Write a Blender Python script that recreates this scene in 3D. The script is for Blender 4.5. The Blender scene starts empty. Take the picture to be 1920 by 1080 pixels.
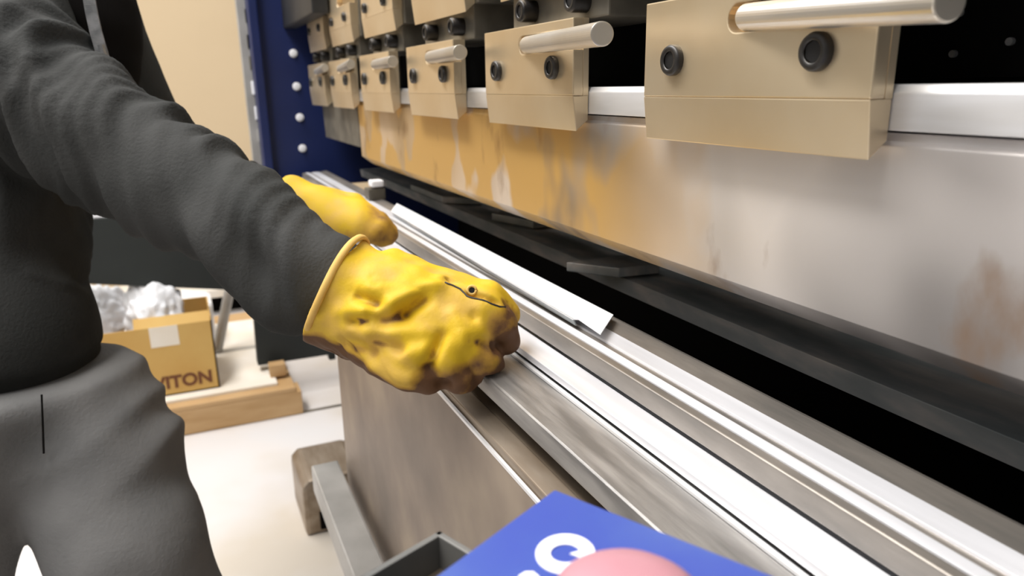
import bpy, bmesh, math, random
import numpy as np
from mathutils import Vector, Matrix, noise
random.seed(7)
S = bpy.context.scene
COL = S.collection

# ------------------------------------------------------------------ camera
FLOOR = -1.22            # camera height above the floor is 1.22 m; world origin of heights is shifted by ZC
ZC = 1.22
F = 1370.0
_v = lambda a: np.array(a, float) / np.linalg.norm(a)
_mx = _v((318-960, 540-170, F))
_dz = np.array((82., -4930., F)); _dz = _v(_dz - _mx*_dz.dot(_mx))
_X = -_mx; _Z = -_dz; _Y = -np.cross(_Z, _X)
R = np.stack([_X, _Y, _Z])
cam_d = bpy.data.cameras.new('camera'); cam = bpy.data.objects.new('camera', cam_d); COL.objects.link(cam)
m4 = Matrix.Identity(4)
for i in range(3):
    m4[i][0] = R[i][0]; m4[i][1] = R[i][1]; m4[i][2] = -R[i][2]
m4[2][3] = ZC
cam.matrix_world = m4
cam_d.sensor_width = 36; cam_d.lens = 36*F/1920; cam_d.clip_start = .01
cam_d.dof.use_dof = True; cam_d.dof.focus_distance = .65; cam_d.dof.aperture_fstop = 7.0
S.camera = cam

def ray(px, py): return R @ np.array((px-960, 540-py, F)) / F
def W(px, py, t):                      # point seen at a pixel, t metres deep
    p = ray(px, py)*t; return Vector((p[0], p[1], p[2]+ZC))
def onX(px, py, x): r = ray(px, py); return Vector(tuple(r*(x/r[0]))) + Vector((0, 0, ZC))
def onY(px, py, y): r = ray(px, py); return Vector(tuple(r*(y/r[1]))) + Vector((0, 0, ZC))
def onZ(px, py, z): r = ray(px, py); return Vector(tuple(r*((z-ZC)/r[2]))) + Vector((0, 0, ZC))

# ------------------------------------------------------------------ light
w = bpy.data.worlds.new('world'); S.world = w; w.use_nodes = True
bg = w.node_tree.nodes['Background']; bg.inputs[1].default_value = .80
_N = w.node_tree.nodes; _L = w.node_tree.links
_tc = _N.new('ShaderNodeTexCoord'); _sp = _N.new('ShaderNodeSeparateXYZ'); _mr = _N.new('ShaderNodeMapRange'); _cr = _N.new('ShaderNodeValToRGB')
_mr.inputs[1].default_value = -1; _mr.inputs[2].default_value = 1
_L.new(_tc.outputs['Generated'], _sp.inputs[0]); _L.new(_sp.outputs[2], _mr.inputs[0]); _L.new(_mr.outputs[0], _cr.inputs[0]); _L.new(_cr.outputs[0], bg.inputs[0])
_e = _cr.color_ramp.elements; _e[0].position = .25; _e[0].color = (.05, .042, .035, 1); _e[1].position = .75; _e[1].color = (.95, .955, .97, 1)
_x = _e.new(.5); _x.color = (.52, .48, .42, 1)
_m2 = _N.new('ShaderNodeMapRange'); _m2.inputs[1].default_value = -.2; _m2.inputs[2].default_value = .9; _m2.inputs[3].default_value = .95; _m2.inputs[4].default_value = .30
_L.new(_sp.outputs[0], _m2.inputs[0]); _L.new(_m2.outputs[0], bg.inputs[1])
def area(name, loc, target, sx, sy, power, col):
    l = bpy.data.lights.new(name, 'AREA'); l.shape = 'RECTANGLE'; l.size = sx; l.size_y = sy
    l.energy = power; l.color = col
    o = bpy.data.objects.new(name, l); COL.objects.link(o); o.location = loc
    o.rotation_euler = (Vector(target)-Vector(loc)).to_track_quat('-Z', 'Y').to_euler()
    return o
area('ceiling_lamp', (-1.2, -1.0, 4.0), (-1.0, .3, 1.0), 3.0, .6, 165, (1, .97, .93))
area('ceiling_lamp', (-3.4, -1.0, 4.2), (-3.2, 0, .5), 3.0, .8, 100, (1, .97, .94))
area('ceiling_lamp', (-1.6, .9, 4.4), (-1.2, .3, 1.0), 3.0, .6, 40, (.95, .97, 1))
area('ceiling_lamp', (.4, -1.9, 3.8), (-.6, .3, 1.1), 2.0, .6, 30, (1, .98, .95))
S.view_settings.view_transform = 'Standard'; S.view_settings.look = 'None'
S.view_settings.exposure = -.10; S.view_settings.gamma = 1; S.view_settings.use_curve_mapping = False

# ------------------------------------------------------------------ materials
def lin(c):
    return tuple(((x/255)/12.92 if x/255 <= .04045 else ((x/255+.055)/1.055)**2.4) for x in c) + (1,)
def mat(name, c1, c2=None, metal=0., rough=.5, scale=6., stretch=(1, 1, 1), bump=0., bscale=60., c3=None, lo=.35, hi=.65, rvar=0., spec=.5, detail=4.):
    m = bpy.data.materials.new(name); m.use_nodes = True; nt = m.node_tree; N = nt.nodes; L = nt.links
    b = N['Principled BSDF']; b.inputs['Metallic'].default_value = metal; b.inputs['Roughness'].default_value = rough
    b.inputs['Specular IOR Level'].default_value = spec
    tc = N.new('ShaderNodeTexCoord'); mp = N.new('ShaderNodeMapping'); mp.inputs['Scale'].default_value = stretch
    L.new(tc.outputs['Object'], mp.inputs[0])
    n = N.new('ShaderNodeTexNoise'); n.inputs['Scale'].default_value = scale; n.inputs['Detail'].default_value = detail
    L.new(mp.outputs[0], n.inputs['Vector'])
    cr = N.new('ShaderNodeValToRGB'); e = cr.color_ramp.elements
    e[0].position = lo; e[0].color = lin(c1); e[1].position = hi; e[1].color = lin(c2 or c1)
    if c3:
        x = e.new((lo+hi)/2); x.color = lin(c3)
    L.new(n.outputs[0], cr.inputs[0]); L.new(cr.outputs[0], b.inputs['Base Color'])
    if rvar:
        mr = N.new('ShaderNodeMapRange'); mr.inputs[3].default_value = max(.05, rough-rvar); mr.inputs[4].default_value = min(1, rough+rvar)
        L.new(n.outputs[0], mr.inputs[0]); L.new(mr.outputs[0], b.inputs['Roughness'])
    if bump:
        n2 = N.new('ShaderNodeTexNoise'); n2.inputs['Scale'].default_value = bscale; n2.inputs['Detail'].default_value = 3
        L.new(mp.outputs[0], n2.inputs['Vector'])
        bp = N.new('ShaderNodeBump'); bp.inputs['Strength'].default_value = bump; bp.inputs['Distance'].default_value = .004
        L.new(n2.outputs[0], bp.inputs['Height']); L.new(bp.outputs[0], b.inputs['Normal'])
    return m
M = {}
M['clamp'] = mat('tan_nickel_steel', (222, 200, 164), (234, 218, 190), .8, .36, 5, bump=.03)
M['rod'] = mat('bright_rod_steel', (214, 206, 192), (226, 220, 210), .8, .3, 8)
M['black_bolt'] = mat('black_oxide', (40, 38, 37), (62, 60, 58), .6, .38, 30)
M['socket'] = mat('socket_black', (12, 11, 11), (20, 18, 18), .2, .6)
M['body'] = mat('grey_cast_steel', (92, 88, 80), (128, 122, 110), .5, .5, 12)
M['housing'] = mat('black_shade_paint', (6, 5, 5), (9, 8, 8), 0, .85, spec=.1)  # near-black colour puts deep shade into the machine cavities
M['rail'] = mat('polished_steel', (216, 214, 212), (236, 236, 238), .45, .32, 5, (1, 8, 8))
M['die'] = mat('ground_steel', (226, 226, 230), (244, 244, 248), .4, .32, 4, (1, 12, 12), rvar=.08)
M['die_side'] = mat('worn_steel', (122, 118, 113), (156, 149, 141), .7, .42, 7, (1, 5, 5), c3=(140, 134, 127), bump=.04)
M['beige_steel'] = mat('beige_worn_steel', (138, 122, 104), (166, 152, 136), .6, .45, 8, (1, 4, 4))
M['table'] = mat('brushed_table_steel', (124, 122, 120), (164, 161, 158), .6, .42, 9, (1, 9, 9), rvar=.1, bump=.05)
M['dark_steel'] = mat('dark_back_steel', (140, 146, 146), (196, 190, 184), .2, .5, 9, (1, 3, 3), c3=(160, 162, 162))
M['sheet'] = mat('new_sheet_metal', (236, 238, 244), (246, 247, 250), .2, .45, 3)
M['blue_paint'] = mat('navy_machine_paint', (14, 28, 72), (20, 36, 88), 0, .45, 3)
M['blue_panel'] = mat('blue_enamel', (50, 68, 158), (66, 90, 160), 0, .45, 9, c3=(54, 76, 158))
M['white'] = mat('white_paint', (238, 238, 242), (244, 244, 246), 0, .5)
M['pink'] = mat('pale_red_plastic', (178, 124, 134), (184, 136, 146), 0, .4, 14)
M['black_plastic'] = mat('black_plastic', (30, 30, 31), (42, 42, 42), 0, .5, 10)
M['grey_plastic'] = mat('grey_tray', (96, 96, 94), (120, 118, 114), .2, .5, 10)
M['apron'] = mat('apron_steel', (122, 110, 100), (172, 156, 138), .45, .5, 4.5, c3=(146, 131, 118))
M['wallm'] = mat('cream_wall', (212, 190, 156), (200, 174, 132), 0, .9, 1.8, lo=.5, hi=.78, c3=(210, 188, 154))
M['floor'] = mat('pale_concrete', (206, 205, 206), (196, 186, 172), 0, .6, 1.3, c3=(208, 203, 200))
M['wood'] = mat('pallet_wood', (190, 156, 112), (174, 138, 92), 0, .7, 5, (1, 1, 6))
M['card'] = mat('cardboard', (192, 152, 84), (200, 164, 96), 0, .8, 5)
M['ink'] = mat('box_ink', (108, 66, 40), None, 0, .8)
M['bag'] = mat('white_film', (226, 226, 228), (244, 244, 246), 0, .35, 12, bump=.4, bscale=25)
M['greymet'] = mat('grey_profile', (160, 158, 154), (186, 184, 180), .4, .45, 8)
M['frame_black'] = mat('black_green_frame', (22, 27, 26), (30, 35, 33), 0, .6, 4)
M['paper'] = mat('offwhite_board', (224, 214, 198), (232, 226, 216), 0, .7, 6)
M['jacket'] = mat('charcoal_fleece', (50, 51, 50), (64, 64, 63), 0, .92, 7, bump=.25, bscale=260, spec=.15)
M['shirt'] = mat('black_shirt', (16, 14, 13), (22, 20, 19), 0, .9, 7, spec=.1)
M['trouser'] = mat('grey_trousers', (98, 98, 98), (120, 119, 118), 0, .9, 6, bump=.2, bscale=200, spec=.15)
M['zip'] = mat('zip_metal', (150, 152, 154), (190, 190, 192), .7, .4, 80)
M['skin'] = mat('skin', (196, 150, 124), (206, 162, 136), 0, .55, 8)
M['hair'] = mat('dark_hair', (40, 30, 24), (58, 44, 34), 0, .7, 40, (1, 1, .2))
M['boot'] = mat('work_boot', (36, 32, 30), (52, 46, 42), 0, .6, 9)
M['hem'] = mat('glove_hem', (222, 184, 104), (206, 164, 84), 0, .75, 30)

def punch_mat():
    m = bpy.data.materials.new('stained_punch_steel'); m.use_nodes = True; nt = m.node_tree; N = nt.nodes; L = nt.links
    b = N['Principled BSDF']; b.inputs['Metallic'].default_value = .55; b.inputs['Roughness'].default_value = .46
    tc = N.new('ShaderNodeTexCoord')
    def nz(scale, st, lo, hi, a, c, det=4):
        mp = N.new('ShaderNodeMapping'); mp.inputs['Scale'].default_value = st; L.new(tc.outputs['Object'], mp.inputs[0])
        n = N.new('ShaderNodeTexNoise'); n.inputs['Scale'].default_value = scale; n.inputs['Detail'].default_value = det
        L.new(mp.outputs[0], n.inputs['Vector'])
        cr = N.new('ShaderNodeValToRGB'); e = cr.color_ramp.elements; e[0].position = lo; e[1].position = hi
        e[0].color = a; e[1].color = c; L.new(n.outputs[0], cr.inputs[0]); return cr
    base = nz(4.5, (1, 1, .8), .36, .62, lin((116, 112, 110)), lin((222, 216, 212)), 2)
    gold = nz(7, (1, 1, .7), .44, .60, (0, 0, 0, 1), (1, 1, 1, 1), 3)
    # the brown varnish stain thickens towards the far end of the tool
    sp = N.new('ShaderNodeSeparateXYZ'); L.new(tc.outputs['Object'], sp.inputs[0])
    mr = N.new('ShaderNodeMapRange'); mr.inputs[1].default_value = -.45; mr.inputs[2].default_value = -1.15; mr.inputs[3].default_value = .12; mr.inputs[4].default_value = 1
    L.new(sp.outputs[0], mr.inputs[0])
    ad = N.new('ShaderNodeMath'); ad.operation = 'MULTIPLY'; L.new(gold.outputs[0], ad.inputs[0]); L.new(mr.outputs[0], ad.inputs[1])
    m1 = N.new('ShaderNodeMath'); m1.operation = 'MULTIPLY_ADD'; m1.inputs[1].default_value = 2.3; L.new(ad.outputs[0], m1.inputs[0])
    m0 = N.new('ShaderNodeMath'); m0.operation = 'SUBTRACT'; m0.inputs[1].default_value = .40; L.new(mr.outputs[0], m0.inputs[0])
    L.new(m0.outputs[0], m1.inputs[2])
    mu = N.new('ShaderNodeMath'); mu.operation = 'MULTIPLY'; mu.use_clamp = True; mu.inputs[1].default_value = 1.0; L.new(m1.outputs[0], mu.inputs[0])
    mx = N.new('ShaderNodeMix'); mx.data_type = 'RGBA'; L.new(mu.outputs[0], mx.inputs[0]); L.new(base.outputs[0], mx.inputs[6]); mx.inputs[7].default_value = lin((206, 166, 98))
    dk = nz(16, (1, 1, .5), .60, .72, (0, 0, 0, 1), (.6, .6, .6, 1), 6)
    mx2 = N.new('ShaderNodeMix'); mx2.data_type = 'RGBA'; L.new(dk.outputs[0], mx2.inputs[0]); L.new(mx.outputs[2], mx2.inputs[6]); mx2.inputs[7].default_value = lin((128, 92, 52))
    L.new(mx2.outputs[2], b.inputs['Base Color'])
    return m
M['punch'] = punch_mat()

def glove_mat():
    m = bpy.data.materials.new('yellow_leather'); m.use_nodes = True; nt = m.node_tree; N = nt.nodes; L = nt.links
    b = N['Principled BSDF']; b.inputs['Roughness'].default_value = .62; b.inputs['Specular IOR Level'].default_value = .3
    at = N.new('ShaderNodeAttribute'); at.attribute_name = 'dirt_shade'  # mask of finger dirt together with painted crease shade
    tc = N.new('ShaderNodeTexCoord')
    n = N.new('ShaderNodeTexNoise'); n.inputs['Scale'].default_value = 22; n.inputs['Detail'].default_value = 3; L.new(tc.outputs['Object'], n.inputs['Vector'])
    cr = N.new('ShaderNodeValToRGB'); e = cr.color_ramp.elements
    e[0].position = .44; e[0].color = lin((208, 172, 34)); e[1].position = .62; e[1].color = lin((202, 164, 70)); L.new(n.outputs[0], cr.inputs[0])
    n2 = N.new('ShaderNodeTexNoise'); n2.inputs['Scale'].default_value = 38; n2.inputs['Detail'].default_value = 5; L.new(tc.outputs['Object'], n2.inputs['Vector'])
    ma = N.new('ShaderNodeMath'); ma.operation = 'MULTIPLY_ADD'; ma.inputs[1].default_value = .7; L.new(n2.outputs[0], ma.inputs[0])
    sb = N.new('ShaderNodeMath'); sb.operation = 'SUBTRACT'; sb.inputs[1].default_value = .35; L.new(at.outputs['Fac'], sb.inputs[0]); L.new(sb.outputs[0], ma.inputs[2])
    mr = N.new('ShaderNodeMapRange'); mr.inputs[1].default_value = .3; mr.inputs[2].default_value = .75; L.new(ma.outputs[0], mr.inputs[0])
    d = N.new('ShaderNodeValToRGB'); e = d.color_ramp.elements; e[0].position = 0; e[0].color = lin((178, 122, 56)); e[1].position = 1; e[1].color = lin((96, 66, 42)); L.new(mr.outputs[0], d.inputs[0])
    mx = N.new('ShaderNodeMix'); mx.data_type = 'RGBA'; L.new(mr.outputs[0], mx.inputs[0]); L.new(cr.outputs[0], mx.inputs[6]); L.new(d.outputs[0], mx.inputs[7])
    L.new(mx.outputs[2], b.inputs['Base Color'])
    n3 = N.new('ShaderNodeTexNoise'); n3.inputs['Scale'].default_value = 300; L.new(tc.outputs['Object'], n3.inputs['Vector'])
    bp = N.new('ShaderNodeBump'); bp.inputs['Strength'].default_value = .15; bp.inputs['Distance'].default_value = .002; L.new(n3.outputs[0], bp.inputs['Height']); L.new(bp.outputs[0], b.inputs['Normal'])
    return m
M['glove'] = glove_mat()

# ------------------------------------------------------------------ helpers
def link(name, me, material, parent=None, smooth=False):
    if not isinstance(me, bpy.types.Mesh):
        bm = me; me = bpy.data.meshes.new(name); bmesh.ops.recalc_face_normals(bm, faces=bm.faces); bm.to_mesh(me); bm.free()
    o = bpy.data.objects.new(name, me); COL.objects.link(o)
    if material: me.materials.append(M[material])
    if smooth:
        for p in me.polygons: p.use_smooth = True
    if parent: o.parent = parent
    return o
def tag(o, label=None, cat=None, group=None, kind=None):
    if label: o['label'] = label
    if cat: o['category'] = cat
    if group: o['group'] = group
    if kind: o['kind'] = kind
    return o
def empty(name, loc, label, cat, group=None):
    o = bpy.data.objects.new(name, None); COL.objects.link(o); o.location = loc; o.empty_display_size = .05
    return tag(o, label, cat, group)
def keep(o, parent):                  # child given in world coordinates
    o.parent = parent; o.matrix_parent_inverse = Matrix.Translation(-Vector(parent.location)); return o
def bev(bm, w, seg=2):
    es = [e for e in bm.edges if len(e.link_faces) == 2 and e.calc_face_angle(0) > .5]
    if es and w: bmesh.ops.bevel(bm, geom=es, offset=w, segments=seg, affect='EDGES', profile=.6, clamp_overlap=True)
def box(bm, lo, hi, rot=None, w=0):
    t = bmesh.new(); bmesh.ops.create_cube(t, size=1)
    lo = Vector(lo); hi = Vector(hi); c = (lo+hi)/2; s = hi-lo
    for v in t.verts: v.co = Vector((v.co.x*s.x, v.co.y*s.y, v.co.z*s.z))
    bev(t, w)
    mt = Matrix.Translation(c) @ (rot or Matrix.Identity(4))
    t.transform(mt); me = bpy.data.meshes.new('t'); t.to_mesh(me); t.free(); bm.from_mesh(me); bpy.data.meshes.remove(me); return bm
def BM(): return bmesh.new()
def prism(bm, pts, axis, a, b, w=0):  # pts: 2D outline; extruded along axis from a to b
    t = bmesh.new()
    def mk(p, d):
        return {'x': (d, p[0], p[1]), 'y': (p[0], d, p[1]), 'z': (p[0], p[1], d)}[axis]
    A = [t.verts.new(mk(p, a)) for p in pts]; B = [t.verts.new(mk(p, b)) for p in pts]
    t.faces.new(A); t.faces.new(B[::-1])
    for i in range(len(pts)): j = (i+1) % len(pts); t.faces.new((A[i], B[i], B[j], A[j]))
    bmesh.ops.recalc_face_normals(t, faces=t.faces); bev(t, w, 2)
    me = bpy.data.meshes.new('t'); t.to_mesh(me); t.free(); bm.from_mesh(me); bpy.data.meshes.remove(me); return bm
def cyl(bm, p0, p1, r0, r1=None, n=28, w=0, cap=True):
    p0 = Vector(p0); p1 = Vector(p1); d = p1-p0; t = bmesh.new()
    bmesh.ops.create_cone(t, cap_ends=cap, segments=n, radius1=r0, radius2=r1 if r1 is not None else r0, depth=d.length)
    bev(t, w)
    t.transform(Matrix.Translation((p0+p1)/2) @ d.to_track_quat('Z', 'Y').to_matrix().to_4x4())
    me = bpy.data.meshes.new('t'); t.to_mesh(me); t.free(); bm.from_mesh(me); bpy.data.meshes.remove(me); return bm
def tube(bm, pts, r, n=10):
    pts = [Vector(p) for p in pts]; rings = []
    up = Vector((0, 0, 1))
    for i, p in enumerate(pts):
        d = (pts[min(i+1, len(pts)-1)]-pts[max(i-1, 0)]).normalized()
        a = d.cross(up); a = a.normalized() if a.length > 1e-3 else Vector((1, 0, 0)); b = d.cross(a)
        rr = r[i] if isinstance(r, (list, tuple)) else r
        rings.append([bm.verts.new(p+(a*math.cos(2*math.pi*k/n)+b*math.sin(2*math.pi*k/n))*rr) for k in range(n)])
    for i in range(len(rings)-1):
        for k in range(n): bm.faces.new((rings[i][k], rings[i][(k+1) % n], rings[i+1][(k+1) % n], rings[i+1][k]))
    bm.faces.new(rings[0]); bm.faces.new(rings[-1][::-1]); return bm
def copy_tree(o, parent=None):
    c = o.copy(); COL.objects.link(c); c.parent = parent
    for ch in list(o.children): copy_tree(ch, c)
    return c

# ------------------------------------------------------------------ implicit surfaces for cloth, gloves and body
def cone_d(P, a, b, ra, rb):
    a = np.array(a); b = np.array(b); ab = b-a; t = np.clip(((P-a)@ab)/max(1e-9, ab@ab), 0, 1)
    return np.linalg.norm(P-a-t[:, None]*ab, axis=1)-(ra+(rb-ra)*t)
def smin(a, b, k): h = np.clip(.5+.5*(b-a)/k, 0, 1); return b*(1-h)+a*h-k*h*(1-h)
def nets(f, lo, hi, h):
    lo = np.array(lo); hi = np.array(hi); n = np.ceil((hi-lo)/h).astype(int)+1
    g = [lo[i]+h*np.arange(n[i]) for i in range(3)]
    V = np.empty(n)
    for i in range(n[0]):
        yy, zz = np.meshgrid(g[1], g[2], indexing='ij')
        P = np.stack([np.full(yy.size, g[0][i]), yy.ravel(), zz.ravel()], 1); V[i] = f(P).reshape(yy.shape)
    acc = np.zeros(tuple(n-1)+(3,)); cnt = np.zeros(tuple(n-1)); faces = []
    sg = V < 0; crosses = []
    for ax in range(3):
        s0 = [slice(None)]*3; s1 = [slice(None)]*3; s0[ax] = slice(0, -1); s1[ax] = slice(1, None)
        a = V[tuple(s0)]; b = V[tuple(s1)]; c = sg[tuple(s0)] != sg[tuple(s1)]
        I = np.argwhere(c); va = a[c]; vb = b[c]; t = va/(va-vb)
        p = lo+h*I.astype(float); p[:, ax] += h*t
        o1, o2 = [(1, 2), (2, 0), (0, 1)][ax]
        ok = (I[:, o1] > 0) & (I[:, o2] > 0) & (I[:, o1] < n[o1]-1) & (I[:, o2] < n[o2]-1)
        I = I[ok]; p = p[ok]; inside = (va < 0)[ok]; cells = []
        for d1, d2 in ((0, 0), (-1, 0), (-1, -1), (0, -1)):
            J = I.copy(); J[:, o1] += d1; J[:, o2] += d2
            np.add.at(acc, tuple(J.T), p); np.add.at(cnt, tuple(J.T), 1); cells.append(J)
        crosses.append((cells, inside))
    idx = -np.ones(cnt.shape, int); used = cnt > 0; idx[used] = np.arange(used.sum()); verts = acc[used]/cnt[used][:, None]
    for cells, inside in crosses:
        q = np.stack([idx[tuple(J.T)] for J in cells], 1); q[~inside] = q[~inside][:, ::-1]; faces.append(q)
    return verts, np.concatenate(faces)
def sdf_obj(name, f, lo, hi, h, material, disp=None, smooth_it=2, post=0):
    v, q = nets(f, lo, hi, h)
    E = np.concatenate([q[:, [i, (i+1) % 4]] for i in range(4)])
    def lap(v):
        s = np.zeros_like(v); c = np.zeros(len(v)); np.add.at(s, E[:, 0], v[E[:, 1]]); np.add.at(c, E[:, 0], 1)
        return v*.5+.5*s/np.maximum(c, 1)[:, None]
    for _ in range(smooth_it): v = lap(v)
    def normals(v):
        nf = np.cross(v[q[:, 2]]-v[q[:, 0]], v[q[:, 3]]-v[q[:, 1]]); nv = np.zeros_like(v)
        for i in range(4): np.add.at(nv, q[:, i], nf)
        return nv/np.maximum(1e-12, np.linalg.norm(nv, axis=1))[:, None]
    if disp is not None:
        v = v+normals(v)*disp(v)[:, None]
        for _ in range(post): v = lap(v)
    me = bpy.data.meshes.new(name); me.from_pydata(v.tolist(), [], q.tolist()); me.update()
    return link(name, me, material, smooth=True), v
def nz3(v, s, seed=0):
    o = Vector((seed*7.3, seed*3.1, seed*1.7))
    return np.array([noise.noise(Vector((float(p[0]), float(p[1]), float(p[2])))*s+o) for p in v])
def bounds(pts, pad):
    a = np.array([list(p) for p in pts]); return a.min(0)-pad, a.max(0)+pad

# ================================================================== SETTING
K = 1.13                                # machine scale
def mz(z): return ZC+z*K
wallx = -5.2
o = link('floor', box(BM(), (-6, -4, -.05), (2.5, 4, 0)), 'floor'); tag(o, kind='structure')
o = link('wall_back', box(BM(), (wallx-.1, -4, 0), (wallx, 4, 3.2)), 'wallm'); tag(o, kind='structure')
o = link('trim_1', box(BM(), (-2.745, -3, 0), (-2.725, 3, .0015)), 'body'); tag(o, kind='structure')

# ================================================================== PRESS BRAKE
X0 = -2.38; X1 = .45
# --- blue end frame
fr = empty('machine_side_frame', (-2.45, .45, 0), 'navy blue painted machine end frame with a column of bright bolts', 'machine frame')
fx = -2.43
b = BM()
yl = onX(480, 150, fx).y; 
prism(b, [(yl, mz(-.27)), (.60, mz(-.27)), (.60, 0), (.92, 0), (.92, 2.2), (yl, 2.2)], 'x', fx-.04, fx, .003)
prism(b, [(yl-.004, mz(-.27)), (yl+.022, mz(-.27)), (yl+.022, 2.2), (yl-.004, 2.2)], 'x', fx-.10, fx+.03, .004)
keep(link('side_plate', b, 'blue_paint'), fr)
for (px, py) in ((550, 100), (556, 162), (562, 220), (567, 278), (572, 338)):
    p = onX(px, py, fx); b = BM(); cyl(b, p, p+Vector((.010, 0, 0)), .0105, .008, 6); cyl(b, p, p+Vector((.003, 0, 0)), .0125, n=20)
    keep(link('bolt', b, 'white'), fr)
# --- perforated upright beside it
ux = -2.475
pa = onX(447, 50, ux).y; pb = onX(482, 50, ux).y
b = BM(); box(b, (ux-.04, pa, mz(-.27)), (ux, yl+.001, 2.2), w=.003); up = link('perforated_upright', b, 'greymet'); up['label'] = 'light grey perforated upright'; keep(up, fr)
for (px, py, mm) in ((466, 30, 'black_bolt'), (470, 78, 'black_bolt'), (474, 118, 'body'), (478, 165, 'white'), (484, 212, 'white'), (489, 255, 'greymet')):
    p = onX(px, py, ux); b = BM(); box(b, (p.x-.002, p.y-.010, p.z-.020), (p.x+.004, p.y+.010, p.z+.020), w=.002)
    keep(link('slot_cover', b, mm), up)

# --- machine interior: black panels added so the cavities hold deep shade
for nm, lo_, hi_, lab in (('rear_wall', (fx+.001, .88, 0), (X1, .92, 2.2), 'added black rear panel giving the deep shade behind the slot'),
                          ('ram', (fx+.001, .50, mz(0)), (X1, .52, 2.2), 'ram face blackened as shade behind the tool clamps'),
                          ('ram_sill', (fx+.001, .521, mz(.0)), (X1, .879, mz(.03)), 'ram underside blackened as shade behind the punch'),
                          ('slot_bed', (fx+.001, .53, .45), (X1, .879, .47), 'added black bottom giving the shade in the deep slot behind the die')):
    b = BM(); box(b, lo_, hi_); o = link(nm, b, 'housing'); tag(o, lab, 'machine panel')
for (px, py) in ((1802, 24), (1790, 101), (1897, 78)):
    p = onY(px, py, .50); b = BM(); cyl(b, p, p+Vector((0, -.003, 0)), .0025, n=12); o = link('rivet', b, 'zip'); tag(o, {1802: 'small bright rivet on the black panel, beside the end of the longest lever', 1790: 'faint rivet on the black panel, middle of the three right of the nearest clamp', 1897: 'rivet on the black panel nearest the right edge of the frame'}[px], 'rivet', 'rivets on the black panel')

# --- tool holders (six columns)
def local_clamp_plate(z0):
    # front plate outline in XZ with the lever slot open to the right; local x 0..1 scaled
    w_ = .212*K
    def z(v): return (v+z0)*K
    b = BM()
    sl = [(z(.049))]
    cx = .103*K; rr = .009*K; zc_ = z(.0395)
    arc = [(cx+rr*math.cos(a), zc_+rr*math.sin(a)) for a in [math.pi/2+math.pi*i/10 for i in range(11)]]
    pts = [(0, z(-.0105)), (w_, z(-.0105)), (w_, zc_-rr)] + arc[::-1] + [(w_, zc_+rr), (w_, z(.058)), (0, z(.058))]
    prism(b, pts, 'y', .340*K, .351*K, .0012)
    prism(b, [(0, z(-.0105)), (w_, z(-.0105)), (w_, z(.058)), (0, z(.058))], 'y', .3508*K, .3565*K)
    # lower lip with its inward bevel
    prism(b, [(.340*K, z(-.0105)), (.3565*K, z(-.0105)), (.3565*K, z(-.033)), (.3438*K, z(-.043))], 'x', 0, w_, .001)
    return b
def screw(parent, x, zz, y=.340*K, r=.0125, out=.004):
    b = BM()
    n = 32; rings = []
    prof = [(r*1.0, 0), (r*1.0, -out), (r*.9, -out-.0022), (r*.62, -out-.0026), (r*.56, -out-.0015)]
    for (rr, dy) in prof: rings.append([b.verts.new((x+rr*math.cos(2*math.pi*k/n), y+dy, zz+rr*math.sin(2*math.pi*k/n))) for k in range(n)])
    for i in range(len(rings)-1):
        for k in range(n): b.faces.new((rings[i][k], rings[i][(k+1) % n], rings[i+1][(k+1) % n], rings[i+1][k]))
    s = link('cap_screw', b, 'black_bolt', parent, smooth=True)
    b = BM(); cyl(b, (x, y+.002, zz), (x, y-out-.0008, zz), r*.585, n=6); link('hex_socket', b, 'socket', s)
    return s
def make_holder(x, lever_vec, label):
    t = empty('tool_clamp', (x, 0, ZC), label, 'tool clamp', 'tool clamps along the ram')
    link('clamp_plate', local_clamp_plate(0), 'clamp', t)
    # body behind and above
    b = BM()
    box(b, (.045*K, .3568*K, .057*K), (.245*K, .44*K, .30*K), w=.002)
    box(b, (.0*K, .3568*K, .098*K), (.262*K, .42*K, .30*K), w=.002)
    box(b, (-.035*K, .40*K, -.004*K), (-.012*K, .425*K, .30*K), w=.002)
    link('holder_body', b, 'body', t)
    up_ = link('upper_clamp_plate', local_clamp_plate(.1305), 'clamp', t); up_.location.x = .04*K
    screw(t, .038*K, .0155*K); screw(t, .1735*K, .0155*K)
    s = screw(t, .075*K, .1375*K, r=.010); s = screw(t, .205*K, .1375*K, r=.010)
    for xx in (.098*K, .205*K): screw(t, xx, .0735*K, y=.3568*K, r=.0125, out=.018)
    a = Vector((.108*K, .3435*K, .0395*K)); dx_ = .2 if len(lever_vec) == 2 else 0
    if dx_: q = onX(lever_vec[0], lever_vec[1], (x/K+.108+dx_)*K); e = q-Vector((x, 0, ZC))
    else: e = a+Vector(lever_vec)*K
    b = BM(); cyl(b, a, e, .0086*K, n=36, w=.0012); link('lever', b, 'rod', t, smooth=False)
    a2 = a+Vector((.04*K, 0, .1305*K)); 
    if x > -1.9: b = BM(); cyl(b, a2, a2+Vector((.16, -.020, .004))*K, .0086*K, n=36, w=.0012); link('upper_lever', b, 'rod', t)
    return t
lv = [(.162, -.030, -.008), (.252, -.062, -.006), (863, 98), (737, 115), (658, 120), (609, 127)]
xs = [-.5, -.827, -1.146, -1.462, -1.768, -2.055]
lbl = ['nearest and largest tan steel tool clamp, its lever reaching the top right of the frame',
       'tan steel tool clamp second from the right, thick round lever pointing right',
       'mid-sized tan tool clamp third from the right, above the bare brown punch',
       'small tan tool clamp fourth from the right, left of the mid-sized one',
       'small blurred tan tool clamp, second from the blue frame',
       'smallest tan tool clamp, the one beside the blue frame']
for x, l, tx in zip(xs, lv, lbl): make_holder(x*K, l, tx)

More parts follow.
